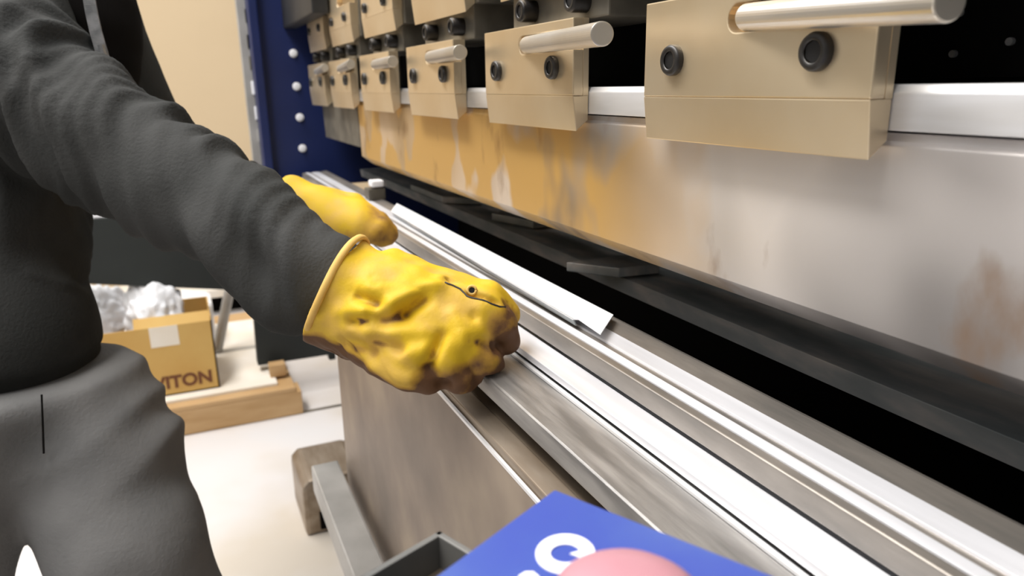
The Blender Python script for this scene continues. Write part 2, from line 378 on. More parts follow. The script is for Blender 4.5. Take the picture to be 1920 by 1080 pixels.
# --- ram bar at the top left, dark cover
b = BM(); box(b, (fx, .30*K, mz(.156)), (-1.70*K, .336*K, mz(.34)), w=.004)
o = link('ram_cover', b, 'black_plastic'); tag(o, 'black cover above the far end of the clamp row', 'cover')

# --- upper punch
pn = empty('upper_punch', (-.6, .41, mz(-.1)), 'long stained steel upper punch hanging below the clamp row', 'punch')
y0 = .3572*K
def zz(r, y): return ZC-y/r
low_y = .362*K; low_z = ZC-.395*low_y
b = BM()
prism(b, [(.3640*K, mz(-.029)), (.3625*K, mz(-.0335)), (.3605*K, mz(-.036)), (low_y, low_z), (.384*K, ZC-.384*K/2.394), (.402*K, ZC-.384*K/2.394+.004), (.402*K, mz(-.029))], 'x', -1.618*K*.985, X1, .0008)
keep(link('punch_blade', b, 'punch'), pn)
b = BM(); prism(b, [(y0, mz(-.0275)), (y0, mz(-.0075)), (y0+.004, mz(-.003)), (.402*K, mz(-.003)), (.402*K, mz(-.0275))], 'x', -1.618*K*.985, X1, .001)
keep(link('punch_tang', b, 'rail'), pn)
b = BM()
prism(b, [(y0, mz(-.004)), (low_y, low_z+.02), (.40*K, low_z+.01), (.40*K, mz(-.004))], 'x', -2.0*K, -1.62*K*.985-.003, .002)
o = link('end_punch', b, 'body'); tag(o, 'short dark grey punch section at the far left end of the long punch', 'punch')

# --- lower die stack
h = .22
def Q(r, z): return (r*abs(z)*K, mz(z))    # profile point from its ratio and depth
XL = -2.05*K
dz_ = .22
T = lambda y, z: (y*K, mz(z))
die = empty('lower_die', (-.8, .33*K, mz(-.25)), 'bright ground steel lower die rail with a shallow groove', 'die')
b = BM()
prism(b, [T(.3436, -.2200), T(.3250, -.2200), T(.3245, -.2222), T(.3175, -.2222), T(.3170, -.2200), T(.3080, -.2200), T(.3078, -.252), T(.3436, -.252)], 'x', XL, X1, .0004)
keep(link('die_rail', b, 'die'), die)
b = BM(); prism(b, [T(.3438, -.2212), T(.3440, -.2206), T(.362, -.2176), T(.366, -.2186), T(.366, -.252), T(.3438, -.252)], 'x', XL, X1, .0004); keep(link('rear_shoulder', b, 'die_side'), die)
b = BM(); box(b, (XL, .3177*K, mz(-.2224)), (X1, .3243*K, mz(-.2217))); keep(link('groove_floor', b, 'die_side'), die)
b = BM()
prism(b, [T(.3074, -.2208), T(.3005, -.2210), T(.2996, -.2216), T(.2996, -.2375), T(.3005, -.2385), T(.3074, -.2385)], 'x', XL, X1, .0006)
keep(link('die_clamp_bar', b, 'die_side'), die)
# polished lower bar
tb = empty('die_holder', (-.8, .27*K, mz(-.26)), 'polished steel bar one step below the die rail', 'die holder')
b = BM()
prism(b, [T(.2994, -.2405), T(.272, -.2395), T(.2716, -.2400), T(.2716, -.2458), T(.2994, -.2458)], 'x', XL, X1, .0006)
keep(link('upper_bar', b, 'die'), tb)
b = BM()
prism(b, [T(.2712, -.2478), T(.2672, -.2478), T(.2670, -.2500), T(.2712, -.2500)], 'x', XL, X1, .0003)
keep(link('thin_strip', b, 'rail'), tb)
b = BM()
prism(b, [T(.2995, -.2504), T(.228, -.2504), T(.2262, -.2512), T(.2262, -.2690), T(.2990, -.2690)], 'x', XL, X1, .0012)
o = link('table_top', b, 'table'); tag(o, 'wide dull grey steel table slab under the die bars', 'table')
b = BM()
prism(b, [T(.2345, -.2905), T(.2335, -.2900), T(.2150, -.2910), T(.2145, -.2920), T(.2145, -.3300), T(.2500, -.3300), T(.2500, -.2905)], 'x', XL, X1, .001)
o = link('front_beam', b, 'beige_steel'); tag(o, 'narrow brown steel beam in front of and below the table slab', 'beam')
# core carrying the stack
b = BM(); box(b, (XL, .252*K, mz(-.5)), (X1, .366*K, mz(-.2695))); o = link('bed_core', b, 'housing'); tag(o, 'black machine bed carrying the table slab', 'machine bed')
# apron
ap = empty('front_apron', (-.6, .225, .5), 'large beige brown steel front panel below the rails', 'panel')
ya = .2115*K; axl = onY(642, 780, ya).x
b = BM(); box(b, (axl, ya, .12), (X1, ya+.004, mz(-.3005))); keep(link('panel_sheet', b, 'apron'), ap)
b = BM(); prism(b, [(ya-.0006, mz(-.302)), (ya-.0006, mz(-.299)), (ya+.0022, mz(-.2985)), (ya+.004, mz(-.302))], 'x', axl, X1)
keep(link('edge_strip', b, 'rail'), ap)
# foot guard bar
gy = .225; p0 = onY(633, 862, gy)
b = BM(); prism(b, [(gy-.055, p0.z), (gy, p0.z), (gy, p0.z-.06), (gy-.055, p0.z-.06)], 'x', p0.x, X1, .004)
keep(link('guard_bar', b, 'greymet'), ap)

# --- back ledge and back gauge pieces
yb = .457*K
b = BM(); prism(b, [(yb, mz(-.22)), (.87, mz(-.215)), (.87, mz(-.30)), (yb+.004, mz(-.24))], 'x', XL, X1, .001)
o = link('rear_ledge', b, 'dark_steel'); tag(o, 'dark grey rear steel ledge behind the black slot', 'ledge')
def gauge(px0, py0, px1, py1, px2, py2, px3, py3, label):
    pts = [onZ(*p, mz(-.216)) for p in ((px0, py0), (px1, py1), (px2, py2), (px3, py3))]
    b = BM(); prism(b, [(p.x, p.y) for p in pts], 'z', mz(-.2165), mz(-.205), .0015)
    o = link('backgauge_finger', b, 'dark_steel'); tag(o, label, 'backgauge finger', 'backgauge fingers behind the die')
gauge(1062, 508, 1160, 520, 1236, 512, 1180, 492, 'dark steel gauge finger crossing the black slot beside the sheet strip tip')
gauge(922, 412, 1000, 428, 1040, 424, 960, 402, 'dark steel gauge finger crossing the slot behind the middle of the strip')
gauge(770, 355, 830, 380, 900, 383, 850, 352, 'far dark gauge finger crossing the slot near the blue frame')

# --- safety sensor
p = onZ(700, 372, mz(-.215)); sx = p.x
se = empty('light_sensor', (sx, p.y, mz(-.215)), 'small grey block with a white top standing in for a bright reflection by the far rail end', 'sensor')
p1 = onX(724, 372, sx)
b = BM(); box(b, (sx-.04, p.y-.01, mz(-.219)), (sx, p1.y, onX(708, 354, sx).z), w=.002); keep(link('sensor_body', b, 'body'), se)
q0 = onX(697, 352, sx+.002); q1 = onX(720, 338, sx+.002)
b = BM(); box(b, (sx-.03, q0.y, q0.z), (sx+.002, q1.y, q1.z), w=.004); keep(link('white_reflection', b, 'white'), se)  # white block stands in for a bright window reflection

# ================================================================== WORKPIECE
sh = empty('sheet_strip', (-1.1, .40, mz(-.219)), 'bright folded sheet metal strip lying along the die rail', 'sheet metal')
zt = mz(-.2105)
c = [onZ(x, y, zt) for x, y in ((744, 381), (1150, 590), (1126, 626), (1085, 598), (1074, 598), (733, 396))]
b = BM(); prism(b, [(p.x, p.y) for p in c], 'z', zt-.0012, zt); keep(link('flange', b, 'sheet'), sh)
# folded down edge along the front, its shade put into a darker steel colour
c4, c5 = c[4], c[5]; b = BM()
dn = Vector((0, .004, -.0085))
vs = [b.verts.new(q) for q in (c5, c4, c4+dn, c5+dn, c5+Vector((0, .0012, 0)), c4+Vector((0, .0012, 0)), c4+dn+Vector((0, .0012, 0)), c5+dn+Vector((0, .0012, 0)))]
for f_ in ((0, 1, 2, 3), (7, 6, 5, 4), (0, 4, 5, 1), (3, 2, 6, 7), (1, 5, 6, 2), (0, 3, 7, 4)): b.faces.new([vs[i] for i in f_])
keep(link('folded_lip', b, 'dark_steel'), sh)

# ================================================================== PERSON
pe = empty('person', (-1.05, -.15, 0), 'person in charcoal sweatshirt, grey trousers and yellow gloves pressing on the rail', 'person')
def A(p): return np.array(p)
Rs, Re, Rw = W(68, 178, .93), W(338, 350, .88), W(618, 530, .80)
Rmid = W(205, 268, .91)
Ls, Le, Lw = W(120, 0, 1.15), W(300, 300, 1.25), W(528, 392, 1.2)
Rh = W(-70, 740, .95); 
HEM = ZC-.395
# --- body (skin), continuous: head, neck, core, arms and legs under the clothes
hd = W(110, -330, 1.08)
def f_body(P):
    d = cone_d(P, hd+Vector((0, 0, .03)), hd+Vector((0, .01, -.03)), .093, .082)
    d = smin(d, cone_d(P, hd+Vector((0, .045, -.045)), hd+Vector((0, .06, -.065)), .045, .032), .03)
    d = smin(d, cone_d(P, hd+Vector((.01, .098, -.0)), hd+Vector((.01, .108, -.022)), .009, .013), .012)     # nose
    d = smin(d, cone_d(P, hd+Vector((.0, .088, -.052)), hd+Vector((.03, .084, -.052)), .008, .006), .008)     # mouth
    for sx_ in (-1, 1):
        d = smin(d, cone_d(P, hd+Vector((sx_*.088, .0, .012)), hd+Vector((sx_*.09, -.004, -.022)), .014, .010), .008)
        d = np.maximum(d, -cone_d(P, hd+Vector((sx_*.033, .108, .012)), hd+Vector((sx_*.035, .108, .012)), .017, .017))
        d = smin(d, cone_d(P, hd+Vector((sx_*.033, .082, .010)), hd+Vector((sx_*.034, .082, .010)), .012, .012), .004)
    d = smin(d, cone_d(P, hd+Vector((0, -.01, -.06)), hd+Vector((-.01, -.04, -.19)), .055, .065), .03)
    ch = (A(hd)+np.array((-.01, -.05, -.30)))
    d = smin(d, cone_d(P, ch, A(W(-60, 560, 1.0)), .09, .09), .06)
    for a, b_, ra, rb in ((Rs, Re, .05, .038), (Re, Rw, .038, .028), (Ls, Le, .05, .038), (Le, Lw, .038, .028)):
        d = smin(d, cone_d(P, A(a), A(b_), ra, rb), .03)
    d = smin(d, cone_d(P, ch, A(Rs), .07, .05), .04); d = smin(d, cone_d(P, ch, A(Ls), .07, .05), .04)
    return d
lo, hi = bounds([hd+Vector((0, 0, .13)), Rs, Re, Rw, Ls, Le, Lw, W(-60, 560, 1.0)], .12)
body, _ = sdf_obj('body', f_body, lo, hi, .009, 'skin', None, 2); keep(body, pe)
def f_hair(P):
    d = cone_d(P, hd+Vector((0, -.012, .045)), hd+Vector((0, -.02, -.01)), .098, .09)
    cut = -(P[:, 1]-(hd.y+.055))-(P[:, 2]-(hd.z+.03))*.9
    d = np.maximum(d, -cut) if False else np.maximum(d, (P[:, 1]-(hd.y+.045))-(P[:, 2]-(hd.z+.045))*.9)
    return np.maximum(d, -(P[:, 2]-(hd.z-.06)))
lo, hi = bounds([hd], .17); hair, _ = sdf_obj('hair', f_hair, lo, hi, .006, 'hair', None, 1); keep(hair, body)
for sx_ in (-1, 1):
    b = BM(); bmesh.ops.create_uvsphere(b, u_segments=16, v_segments=10, radius=.006)
    b.transform(Matrix.Translation(hd+Vector((sx_*.033, .0905, .011)))); keep(link('eye', b, 'socket', smooth=True), body)

# --- sweatshirt
tA0, tA1 = W(-70, 60, 1.0), W(-70, 640, .98)
tB0, tB1 = W(20, -40, 1.12), W(-10, 620, 1.08)
tF0, tF1 = W(60, 420, 1.02), W(60, 640, 1.0)
def f_jk(P):
    d = cone_d(P, A(tA0), A(tA1), .138, .138)
    d = smin(d, cone_d(P, A(tB0), A(tB1), .118, .115), .05)
    d = smin(d, cone_d(P, A(W(10, 640, .98)), A(W(15, 690, 1.0)), .112, .118), .05)
    d = smin(d, cone_d(P, A(W(-90, 40, 1.0)), A(Rs), .12, .086), .05)
    d = smin(d, cone_d(P, A(W(20, -60, 1.1)), A(Ls), .11, .085), .05)
    d = smin(d, cone_d(P, A(Rs), A(Rmid), .086, .076), .03)
    d = smin(d, cone_d(P, A(Rmid), A(Re), .076, .067), .03)
    d = smin(d, cone_d(P, A(Re), A(W(480, 438, .84)), .067, .060), .03)
    d = smin(d, cone_d(P, A(W(480, 438, .84)), A(W(590, 512, .81)), .060, .053), .03)
    d = smin(d, cone_d(P, A(W(590, 512, .81)), A(W(645, 540, .79)), .050, .036), .02)
    d = smin(d, cone_d(P, A(W(500, 520, .84)), A(W(560, 570, .82)), .040, .030), .04)     # hanging cloth below the forearm
    d = smin(d, cone_d(P, A(Ls), A(Le), .085, .065), .03)
    d = smin(d, cone_d(P, A(Le), A(Lw), .065, .040), .03)
    nk = A(hd)+np.array((-.01, -.04, -.17))
    d = smin(d, cone_d(P, nk, nk+np.array((0, -.02, -.10)), .082, .12), .06)
    d = np.maximum(d, -cone_d(P, nk+np.array((0, .01, .10)), nk+np.array((0, 0, .0)), .085, .066))
    d = np.maximum(d, HEM-P[:, 2])
    return d
_ax = A(Rw)-A(Rs); _al = np.linalg.norm(_ax); _ax /= _al
_vd = R[:, 2]; _up = np.cross(_ax, _vd); _up /= np.linalg.norm(_up)
if _up[2] < 0: _up = -_up
def d_jk(v):
    s = (v-A(Rs))@_ax; u = (v-A(Rs))@_up
    n1 = nz3(v, 6, 1); n2 = nz3(v, 14, 2); n3 = nz3(v, 3.2, 3)
    ph = 2*np.pi*(s*.9+u*.75+.06*n1)/.050
    r1 = (.5+.5*np.cos(ph))**1.5
    inarm = np.clip((s+.10)/.10, 0, 1)*np.clip((_al+.0-s)/.05, 0, 1)
    m1 = np.clip(.30+1.3*nz3(v, 5, 5)+.5*np.clip(1-(s)/.22, 0, 1), .05, 1.1)
    arm = inarm*(np.abs(u) < .2)
    d = arm*(.017*(r1-.4)*m1+.006*n2)
    ph3 = 2*np.pi*(s*1.0+u*.45+.05*nz3(v, 8, 7))/.029
    d += arm*.0065*((.5+.5*np.cos(ph3))**2-.35)*np.clip(.5+2*nz3(v, 4, 8), 0, 1)
    ph2 = 2*np.pi*(s*.55+u*1.0+.03*n1)/.075
    d += arm*np.clip((s-.30)/.12, 0, 1)*.010*(np.sin(ph2))*np.clip(.6+n3*1.5, 0, 1)
    tor = 1-np.clip((s+.12)/.12, 0, 1)
    d += tor*(.012*n1+.006*n2)
    # ribbed band at the hem
    hz = v[:, 2]-HEM
    d += np.where((hz < .055) & (s < .25), -.006, 0)
    return d
lo, hi = bounds([tA0+Vector((-.1, -.1, .1)), tA1, Rs, Re, Rw, Ls, Le, Lw, Vector((Rs.x, Rs.y, HEM)), tB0, W(-90, 0, 1.0), hd+Vector((0, 0, -.1))], .17)
lo[2] = HEM-.02
jk, _ = sdf_obj('sweatshirt', f_jk, lo, hi, .0062, 'jacket', d_jk, 2, 2); keep(jk, pe)
# dark left front half hanging open
def f_sh(P):
    d = cone_d(P, A(W(90, -140, 1.10)), A(W(128, 60, 1.10)), .10, .098)
    d = smin(d, cone_d(P, A(W(128, 60, 1.10)), A(W(160, 135, 1.10)), .098, .070), .03)
    return d
lo, hi = bounds([W(90, -140, 1.10), W(160, 135, 1.1)], .13)
sv, _ = sdf_obj('inner_vest', f_sh, lo, hi, .006, 'shirt', lambda v: .004*nz3(v, 12, 9), 2); sv['label'] = 'black vest front'; keep(sv, jk)
b = BM(); zp = [W(x, y, t) for x, y, t in ((160, -60, .965), (166, -10, .955), (172, 25, .95), (180, 60, .945), (190, 95, .945), (196, 118, .95))]
tube(b, zp, .0052, 8)
for i in range(46):
    k = i/45*(len(zp)-1); a = zp[int(min(k, len(zp)-2))]; c_ = zp[int(min(k, len(zp)-2))+1]; p = a.lerp(c_, k-int(min(k, len(zp)-2)))
    box(b, p-Vector((.007, .007, .0012)), p+Vector((.007, .007, .0012)))
z_ = link('zipper', b, 'zip'); z_['label'] = 'silver zipper'; keep(z_, jk)
p = W(189, 84, .93); b = BM(); cyl(b, p, p+Vector((0, .004, -.03)), .004, .003, n=10); keep(link('zip_pull', b, 'zip'), z_)

# --- trousers
hipL, kneeL = W(118, 770, 1.0), W(246, 1030, .97)
dirL = (kneeL-hipL).normalized()
hipR = W(-55, 800, .92); kneeR = W(-150, 1150, .90)
kL = Vector((kneeL.x+.02, kneeL.y+.03, .50)); aL = Vector((kL.x-.05, kL.y-.10, .10))
kR = Vector((kneeR.x, kneeR.y, .50)); aR = Vector((kR.x+.0, kR.y-.06, .10))
def f_tr(P):
    d = cone_d(P, A(W(20, 700, .98)), A(W(-60, 700, .95)), .115, .13)
    d = smin(d, cone_d(P, A(W(30, 700, .98)), A(hipL), .112, .108), .04)
    d = smin(d, cone_d(P, A(W(140, 740, 1.0)), A(W(205, 860, .99)), .092, .095), .03)
    d = smin(d, cone_d(P, A(hipL), A(kneeL), .108, .092), .02)
    d = smin(d, cone_d(P, A(W(-60, 700, .95)), A(hipR), .13, .105), .04)
    d = smin(d, cone_d(P, A(hipR), A(kneeR), .100, .085), .008)
    d = smin(d, cone_d(P, A(kneeL), A(kL), .097, .085), .02); d = smin(d, cone_d(P, A(kL), A(aL), .085, .075), .03)
    d = smin(d, cone_d(P, A(kneeR), A(kR), .09, .085), .02); d = smin(d, cone_d(P, A(kR), A(aR), .085, .075), .03)
    d = np.maximum(d, P[:, 2]-(HEM+.04)); d = np.maximum(d, .07-P[:, 2])
    return d
cr_ = R[:, 0]; cu_ = R[:, 1]
def d_tr(v):
    c0 = A(W(150, 760, 1.0)); a = (v-c0)@cr_; c_ = (v-c0)@cu_
    n1 = nz3(v, 5, 11); n2 = nz3(v, 13, 12)
    u = a*.62-c_*.78                         # folds fan down and to the left from the hip
    ph = 2*np.pi*(u+.05*n1)/.062
    mk = np.clip(1-np.abs(c_+.02)/.22, 0, 1)*np.clip(.5+1.3*n1, .1, 1)
    ol = np.clip((a+.03)/.06, 0, 1)
    lf = np.clip((-.10-a)/.05, 0, 1)*np.clip((c_+.16)/.05, 0, 1)
    return .014*(1-np.abs(np.sin(ph*.5))-.5)*mk*ol+.008*np.sin(2*np.pi*(a*.75-c_*.6+.03*n1)/.05)*lf+(.007*n1+.004*n2)*np.maximum(ol, .3)
lo, hi = bounds([hipL, hipR, kL, kR, aL, aR, kneeL, kneeR, Vector((hipL.x, hipL.y, HEM+.05))], .17)
lo[2] = .05; hi[2] = HEM+.06
tr, _ = sdf_obj('trousers', f_tr, lo, hi, .0078, 'trouser', d_tr, 2, 2); keep(tr, pe)
b = BM(); tube(b, [W(78, 740, .862), W(80, 790, .868), W(82, 850, .880)], .0012, 6); keep(link('fly_seam', b, 'shirt'), tr)
for a in (aL, aR):
    def f_bt(P, a=a):
        d = cone_d(P, A((a.x, a.y, .10)), A((a.x, a.y, .20)), .058, .062)
        d = smin(d, cone_d(P, A((a.x+.0, a.y-.02, .045)), A((a.x+.02, a.y+.15, .038)), .044, .040), .03)
        return np.maximum(d, .004-P[:, 2])
    lo, hi = bounds([(a.x, a.y-.1, 0), (a.x+.02, a.y+.2, .27)], .08); lo[2] = -.02
    bt, _ = sdf_obj('boot', f_bt, lo, hi, .008, 'boot', None, 1); keep(bt, pe)

# --- gloves
def set_dirt_shade(o, v, dirt_shade):
    at = o.data.attributes.new('dirt_shade', 'FLOAT', 'POINT'); at.data.foreach_set('value', dirt_shade.astype(np.float32))
cuffC = W(631, 537, .785); palmC = W(760, 590, .765)
ca = A(W(720, 587, .785))-A(W(631, 536, .785)); ca /= np.linalg.norm(ca)
mcp = [W(905, 582, .750), W(872, 632, .738), W(826, 668, .730), W(768, 690, .728)]
pip = [W(938, 612, .752), W(905, 674, .742), W(856, 706, .735), W(806, 712, .732)]
dip = [W(946, 636, .760), W(912, 686, .750), W(868, 702, .746), W(826, 704, .742)]
tip = [W(934, 632, .772), W(896, 664, .766), W(852, 674, .762), W(816, 680, .758)]
rad = [.0185, .0200, .0190, .0170]
wr = [W(730, 533, .765), W(715, 560, .752), W(700, 590, .750), W(690, 625, .752)]
th = [W(740, 512, .785), W(850, 545, .772), W(915, 562, .768), W(950, 590, .776)]
def f_glove(P):
    d = cone_d(P, A(cuffC)-ca*.02, A(cuffC)+ca*.035, .0635, .049)
    d = smin(d, cone_d(P, A(cuffC)+ca*.035, A(W(745, 585, .77)), .049, .046), .02)
    d = smin(d, cone_d(P, A(W(598, 602, .775)), A(W(700, 620, .76)), .020, .028), .03)     # flared lower corner
    for i in range(4):
        g = cone_d(P, A(wr[i]), A(mcp[i]), .027, rad[i]+.004)
        d = smin(d, g, .020)
    fing = None
    for i in range(4):
        g = np.minimum(cone_d(P, A(mcp[i]), A(pip[i]), rad[i]+.003, rad[i]), cone_d(P, A(pip[i]), A(dip[i]), rad[i], rad[i]-.002))
        g = smin(g, cone_d(P, A(dip[i]), A(tip[i]), rad[i]-.002, rad[i]-.004), .004)
        fing = g if fing is None else smin(fing, g, .0035)
    d = smin(d, fing, .008)
    t_ = smin(cone_d(P, A(th[0]), A(th[1]), .024, .020), cone_d(P, A(th[1]), A(th[2]), .0200, .0175), .01)
    t_ = smin(t_, cone_d(P, A(th[2]), A(th[3]), .0175, .014), .01)
    d = smin(d, t_, .0045)
    # pressed flat where it rests on the rails
    for (yy, z_) in ((.2262, -.2504), (.272, -.2395), (.2996, -.2205)):
        d = np.maximum(d, np.minimum(P[:, 1]-yy*K+.003, mz(z_)+.003-P[:, 2]))
    # open cuff
    pl = -((P-A(cuffC))@ca)
    d = np.maximum(d, pl)
    inner = cone_d(P, A(cuffC)-ca*.06, A(cuffC)+ca*.035, .0555, .026)
    return np.maximum(d, -inner)
dents = [((668, 553), (706, 570), .0065, .009), ((722, 602), (760, 590), .008, .010), ((760, 588), (797, 560), .007, .011), ((655, 604), (690, 602), .0055, .007),
         ((705, 640), (750, 655), .006, .007), ((808, 682), (828, 628), .006, .010), ((700, 524), (704, 530), .004, .003), ((840, 526), (880, 548), .0028, .006), ((880, 548), (960, 576), .0028, .007), ((888, 590), (890, 594), .005, .004),
         ((800, 690), (835, 720), .006, .006), ((640, 648), (700, 660), .009, .009), ((885, 640), (930, 650), .006, .006)]
ridges = [((735, 568), (822, 534), .008, .007), ((690, 585), (735, 582), .007, .005), ((690, 622), (790, 622), .009, .005), ((640, 585), (680, 582), .008, .004), ((765, 665), (795, 660), .010, .006), ((690, 540), (760, 530), .009, .003), ((850, 590), (868, 640), .009, .005), ((700, 690), (760, 715), .008, .004)]
def project(v):
    c_ = (v-np.array((0, 0, ZC)))@R; return 960+F*c_[:, 0]/c_[:, 2], 540-F*c_[:, 1]/c_[:, 2], c_[:, 2]
def seg3(v, a, b_, t): return cone_d(v, A(W(a[0], a[1], t)), A(W(b_[0], b_[1], t)), 0, 0)
def d_glove(v):
    # crease lines pressed into the back of the hand (3D segments lying on that face)
    front = v@R[:, 2]-ZC*R[2, 2]
    d = .0025*nz3(v, 26, 20)+.0018*nz3(v, 55, 21)
    for L_, sg in ((dents, -1), (ridges, 1)):
        for a, b_, r_, am in L_:
            best = None
            for t in np.arange(.66, .80, .012):
                s = seg3(v, a, b_, t); best = s if best is None else np.minimum(best, s)
            d += sg*am*np.exp(-(best/r_)**2)*(front < .765)
    return d
lo, hi = bounds([cuffC]+mcp+pip+dip+tip+th, .075)
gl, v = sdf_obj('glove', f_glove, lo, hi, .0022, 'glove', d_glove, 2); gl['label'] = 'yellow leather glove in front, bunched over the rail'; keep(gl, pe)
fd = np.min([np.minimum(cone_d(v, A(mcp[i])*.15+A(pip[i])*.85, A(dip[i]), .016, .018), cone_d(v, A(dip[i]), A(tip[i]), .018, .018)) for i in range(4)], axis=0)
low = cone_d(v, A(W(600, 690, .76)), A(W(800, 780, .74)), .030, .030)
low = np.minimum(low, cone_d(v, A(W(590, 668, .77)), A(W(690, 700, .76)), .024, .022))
dirt_shade = np.clip(1.0-np.minimum(fd, low)/.017, 0, 1.25)  # dirty finger undersides, with their shade mixed into the brown
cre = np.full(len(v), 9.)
for a, b_, r_, am in dents:                       # brown along the creases is shade painted into the leather
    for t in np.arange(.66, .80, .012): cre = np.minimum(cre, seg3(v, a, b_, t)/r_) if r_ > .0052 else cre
dirt_shade = np.maximum(dirt_shade, .80*np.exp(-(cre/.85)**2))
set_dirt_shade(gl, v, dirt_shade)
# hem along the cuff
def ring(C, ax, r, tub, name, parent, mm):
    a1 = Vector(ax).cross(Vector((0, 0, 1))).normalized(); a2 = Vector(ax).cross(a1); b = BM(); N_ = 48; n = 8; rg = []
    for i in range(N_):
        t = 2*math.pi*i/N_; rad_ = r*(1+.03*math.sin(3*t)); dvec = a1*math.cos(t)+a2*math.sin(t); ctr = Vector(C)+dvec*rad_+Vector(ax)*(.003*math.sin(2*t+1))
        rg.append([b.verts.new(ctr+(dvec*math.cos(2*math.pi*k/n)+Vector(ax)*1.5*math.sin(2*math.pi*k/n))*tub) for k in range(n)])
    for i in range(N_):
        for k in range(n): b.faces.new((rg[i][k], rg[i][(k+1) % n], rg[(i+1) % N_][(k+1) % n], rg[(i+1) % N_][k]))
    o = link(name, b, mm, smooth=True); keep(o, parent); return o
ring(Vector(A(cuffC)+ca*.001), ca, .0592, .0026, 'cuff_hem', gl, 'hem')
# eyelet and seam on the index side
gx, gy_, gt_ = project(v)
def surf(px, py):
    k = np.hypot(gx-px, gy_-py) < 5
    if not k.any(): return None
    c_ = v[k]; tt = gt_[k]; return Vector(c_[np.argmin(tt)])
sp_ = [q for q in (surf(*p_) for p_ in ((838, 527), (850, 531), (862, 537), (870, 545), (878, 552), (892, 556), (908, 560), (924, 566), (940, 571), (952, 576))) if q]
b = BM(); tube(b, sp_, .0011, 6); o = link('seam', b, 'boot', gl, smooth=True)
q = surf(886, 541)
if q:
    b = BM(); vd = Vector(R[:, 2]); e1 = vd.cross(Vector((0, 0, 1))).normalized(); e2 = vd.cross(e1)
    tube(b, [q+(e1*math.cos(t)+e2*math.sin(t))*.0042-vd*.0006 for t in [i_*math.pi/8 for i_ in range(17)]], .0014, 6)
    link('eyelet', b, 'hem', gl, smooth=True)
    b = BM(); cyl(b, q+vd*.003, q-vd*.001, .0034, n=14); link('eyelet_hole', b, 'socket', gl)
# left glove, farther away
lc = W(545, 362, 1.19)
lw = [W(600, 380, 1.17), W(604, 392, 1.165), W(606, 404, 1.16), W(608, 414, 1.16)]
lm = [W(672, 398, 1.155), W(676, 410, 1.145), W(674, 422, 1.14), W(668, 432, 1.14)]
lp = [W(712, 412, 1.155), W(716, 424, 1.145), W(710, 434, 1.14), W(700, 440, 1.14)]
lt = [W(733, 432, 1.165), W(734, 440, 1.155), W(728, 448, 1.15), W(716, 452, 1.15)]
def f_gl2(P):
    d = cone_d(P, A(W(548, 372, 1.19)), A(W(610, 396, 1.17)), .036, .032)
    for i in range(4):
        d = smin(d, cone_d(P, A(lw[i]), A(lm[i]), .022, .018), .015)
        g = smin(cone_d(P, A(lm[i]), A(lp[i]), .0165, .0145), cone_d(P, A(lp[i]), A(lt[i]), .0145, .011), .004)
        d = smin(d, g, .004)
    d = smin(d, smin(cone_d(P, A(W(620, 375, 1.18)), A(W(665, 382, 1.18)), .018, .015), cone_d(P, A(W(665, 382, 1.18)), A(W(705, 402, 1.17)), .015, .011), .01), .006)
    for (yy, z_) in ((.2262, -.2504), (.272, -.2395), (.2996, -.2205)):
        d = np.maximum(d, np.minimum(P[:, 1]-yy*K+.003, mz(z_)+.003-P[:, 2]))
    ax = A(W(610, 396, 1.17))-A(W(540, 366, 1.19)); ax /= np.linalg.norm(ax)
    return np.maximum(d, -((P-A(W(532, 360, 1.19)))@ax))
lo, hi = bounds([lc]+lw+lm+lt, .06)
g2, v = sdf_obj('glove', f_gl2, lo, hi, .0034, 'glove', lambda v: .0035*nz3(v, 22, 30), 1); g2['label'] = 'yellow leather glove farther along the rail'; keep(g2, pe)
fd = np.min([np.minimum(cone_d(v, A(lm[i]), A(lp[i]), .012, .016), cone_d(v, A(lp[i]), A(lt[i]), .016, .016)) for i in range(4)], axis=0)
set_dirt_shade(g2, v, np.clip(.62-fd/.020, 0, .62))

# ================================================================== CONTROL PENDANT
cp = onZ(1040, 918, ZC-.20); lp_ = onZ(865, 1080, ZC-.20); rp = onZ(1450, 1080, ZC-.20)
u1 = (rp-cp); u1.z = 0; u1.normalize(); u2 = Vector((u1.y, -u1.x, 0))
if u2.dot(lp_-cp) < 0: u2 = -u2
cb = empty('control_box', (cp+u1*.11+u2*.08)-Vector((0, 0, cp.z)), 'blue topped control box with white lettering and a pale red mushroom button', 'control box')
def pr(bm, a0, a1, b0, b1, z0, z1, w=.0):
    c4_ = [cp+u1*a+u2*b_ for a, b_ in ((a0, b0), (a1, b0), (a1, b1), (a0, b1))]
    return prism(bm, [(q.x, q.y) for q in c4_], 'z', z0, z1, w)
keep(link('top_plate', pr(BM(), 0, .22, 0, .15, cp.z-.004, cp.z, .0008), 'blue_panel'), cb)
keep(link('enclosure', pr(BM(), .003, .217, .003, .147, cp.z-.09, cp.z-.004, .002), 'black_plastic'), cb)
b = BM(); q = cp+u1*.13+u2*.08; cyl(b, (q.x, q.y, .02), (q.x, q.y, cp.z-.09), .022); cyl(b, (q.x, q.y, 0), (q.x, q.y, .02), .13, .12); keep(link('stand', b, 'greymet'), cb)
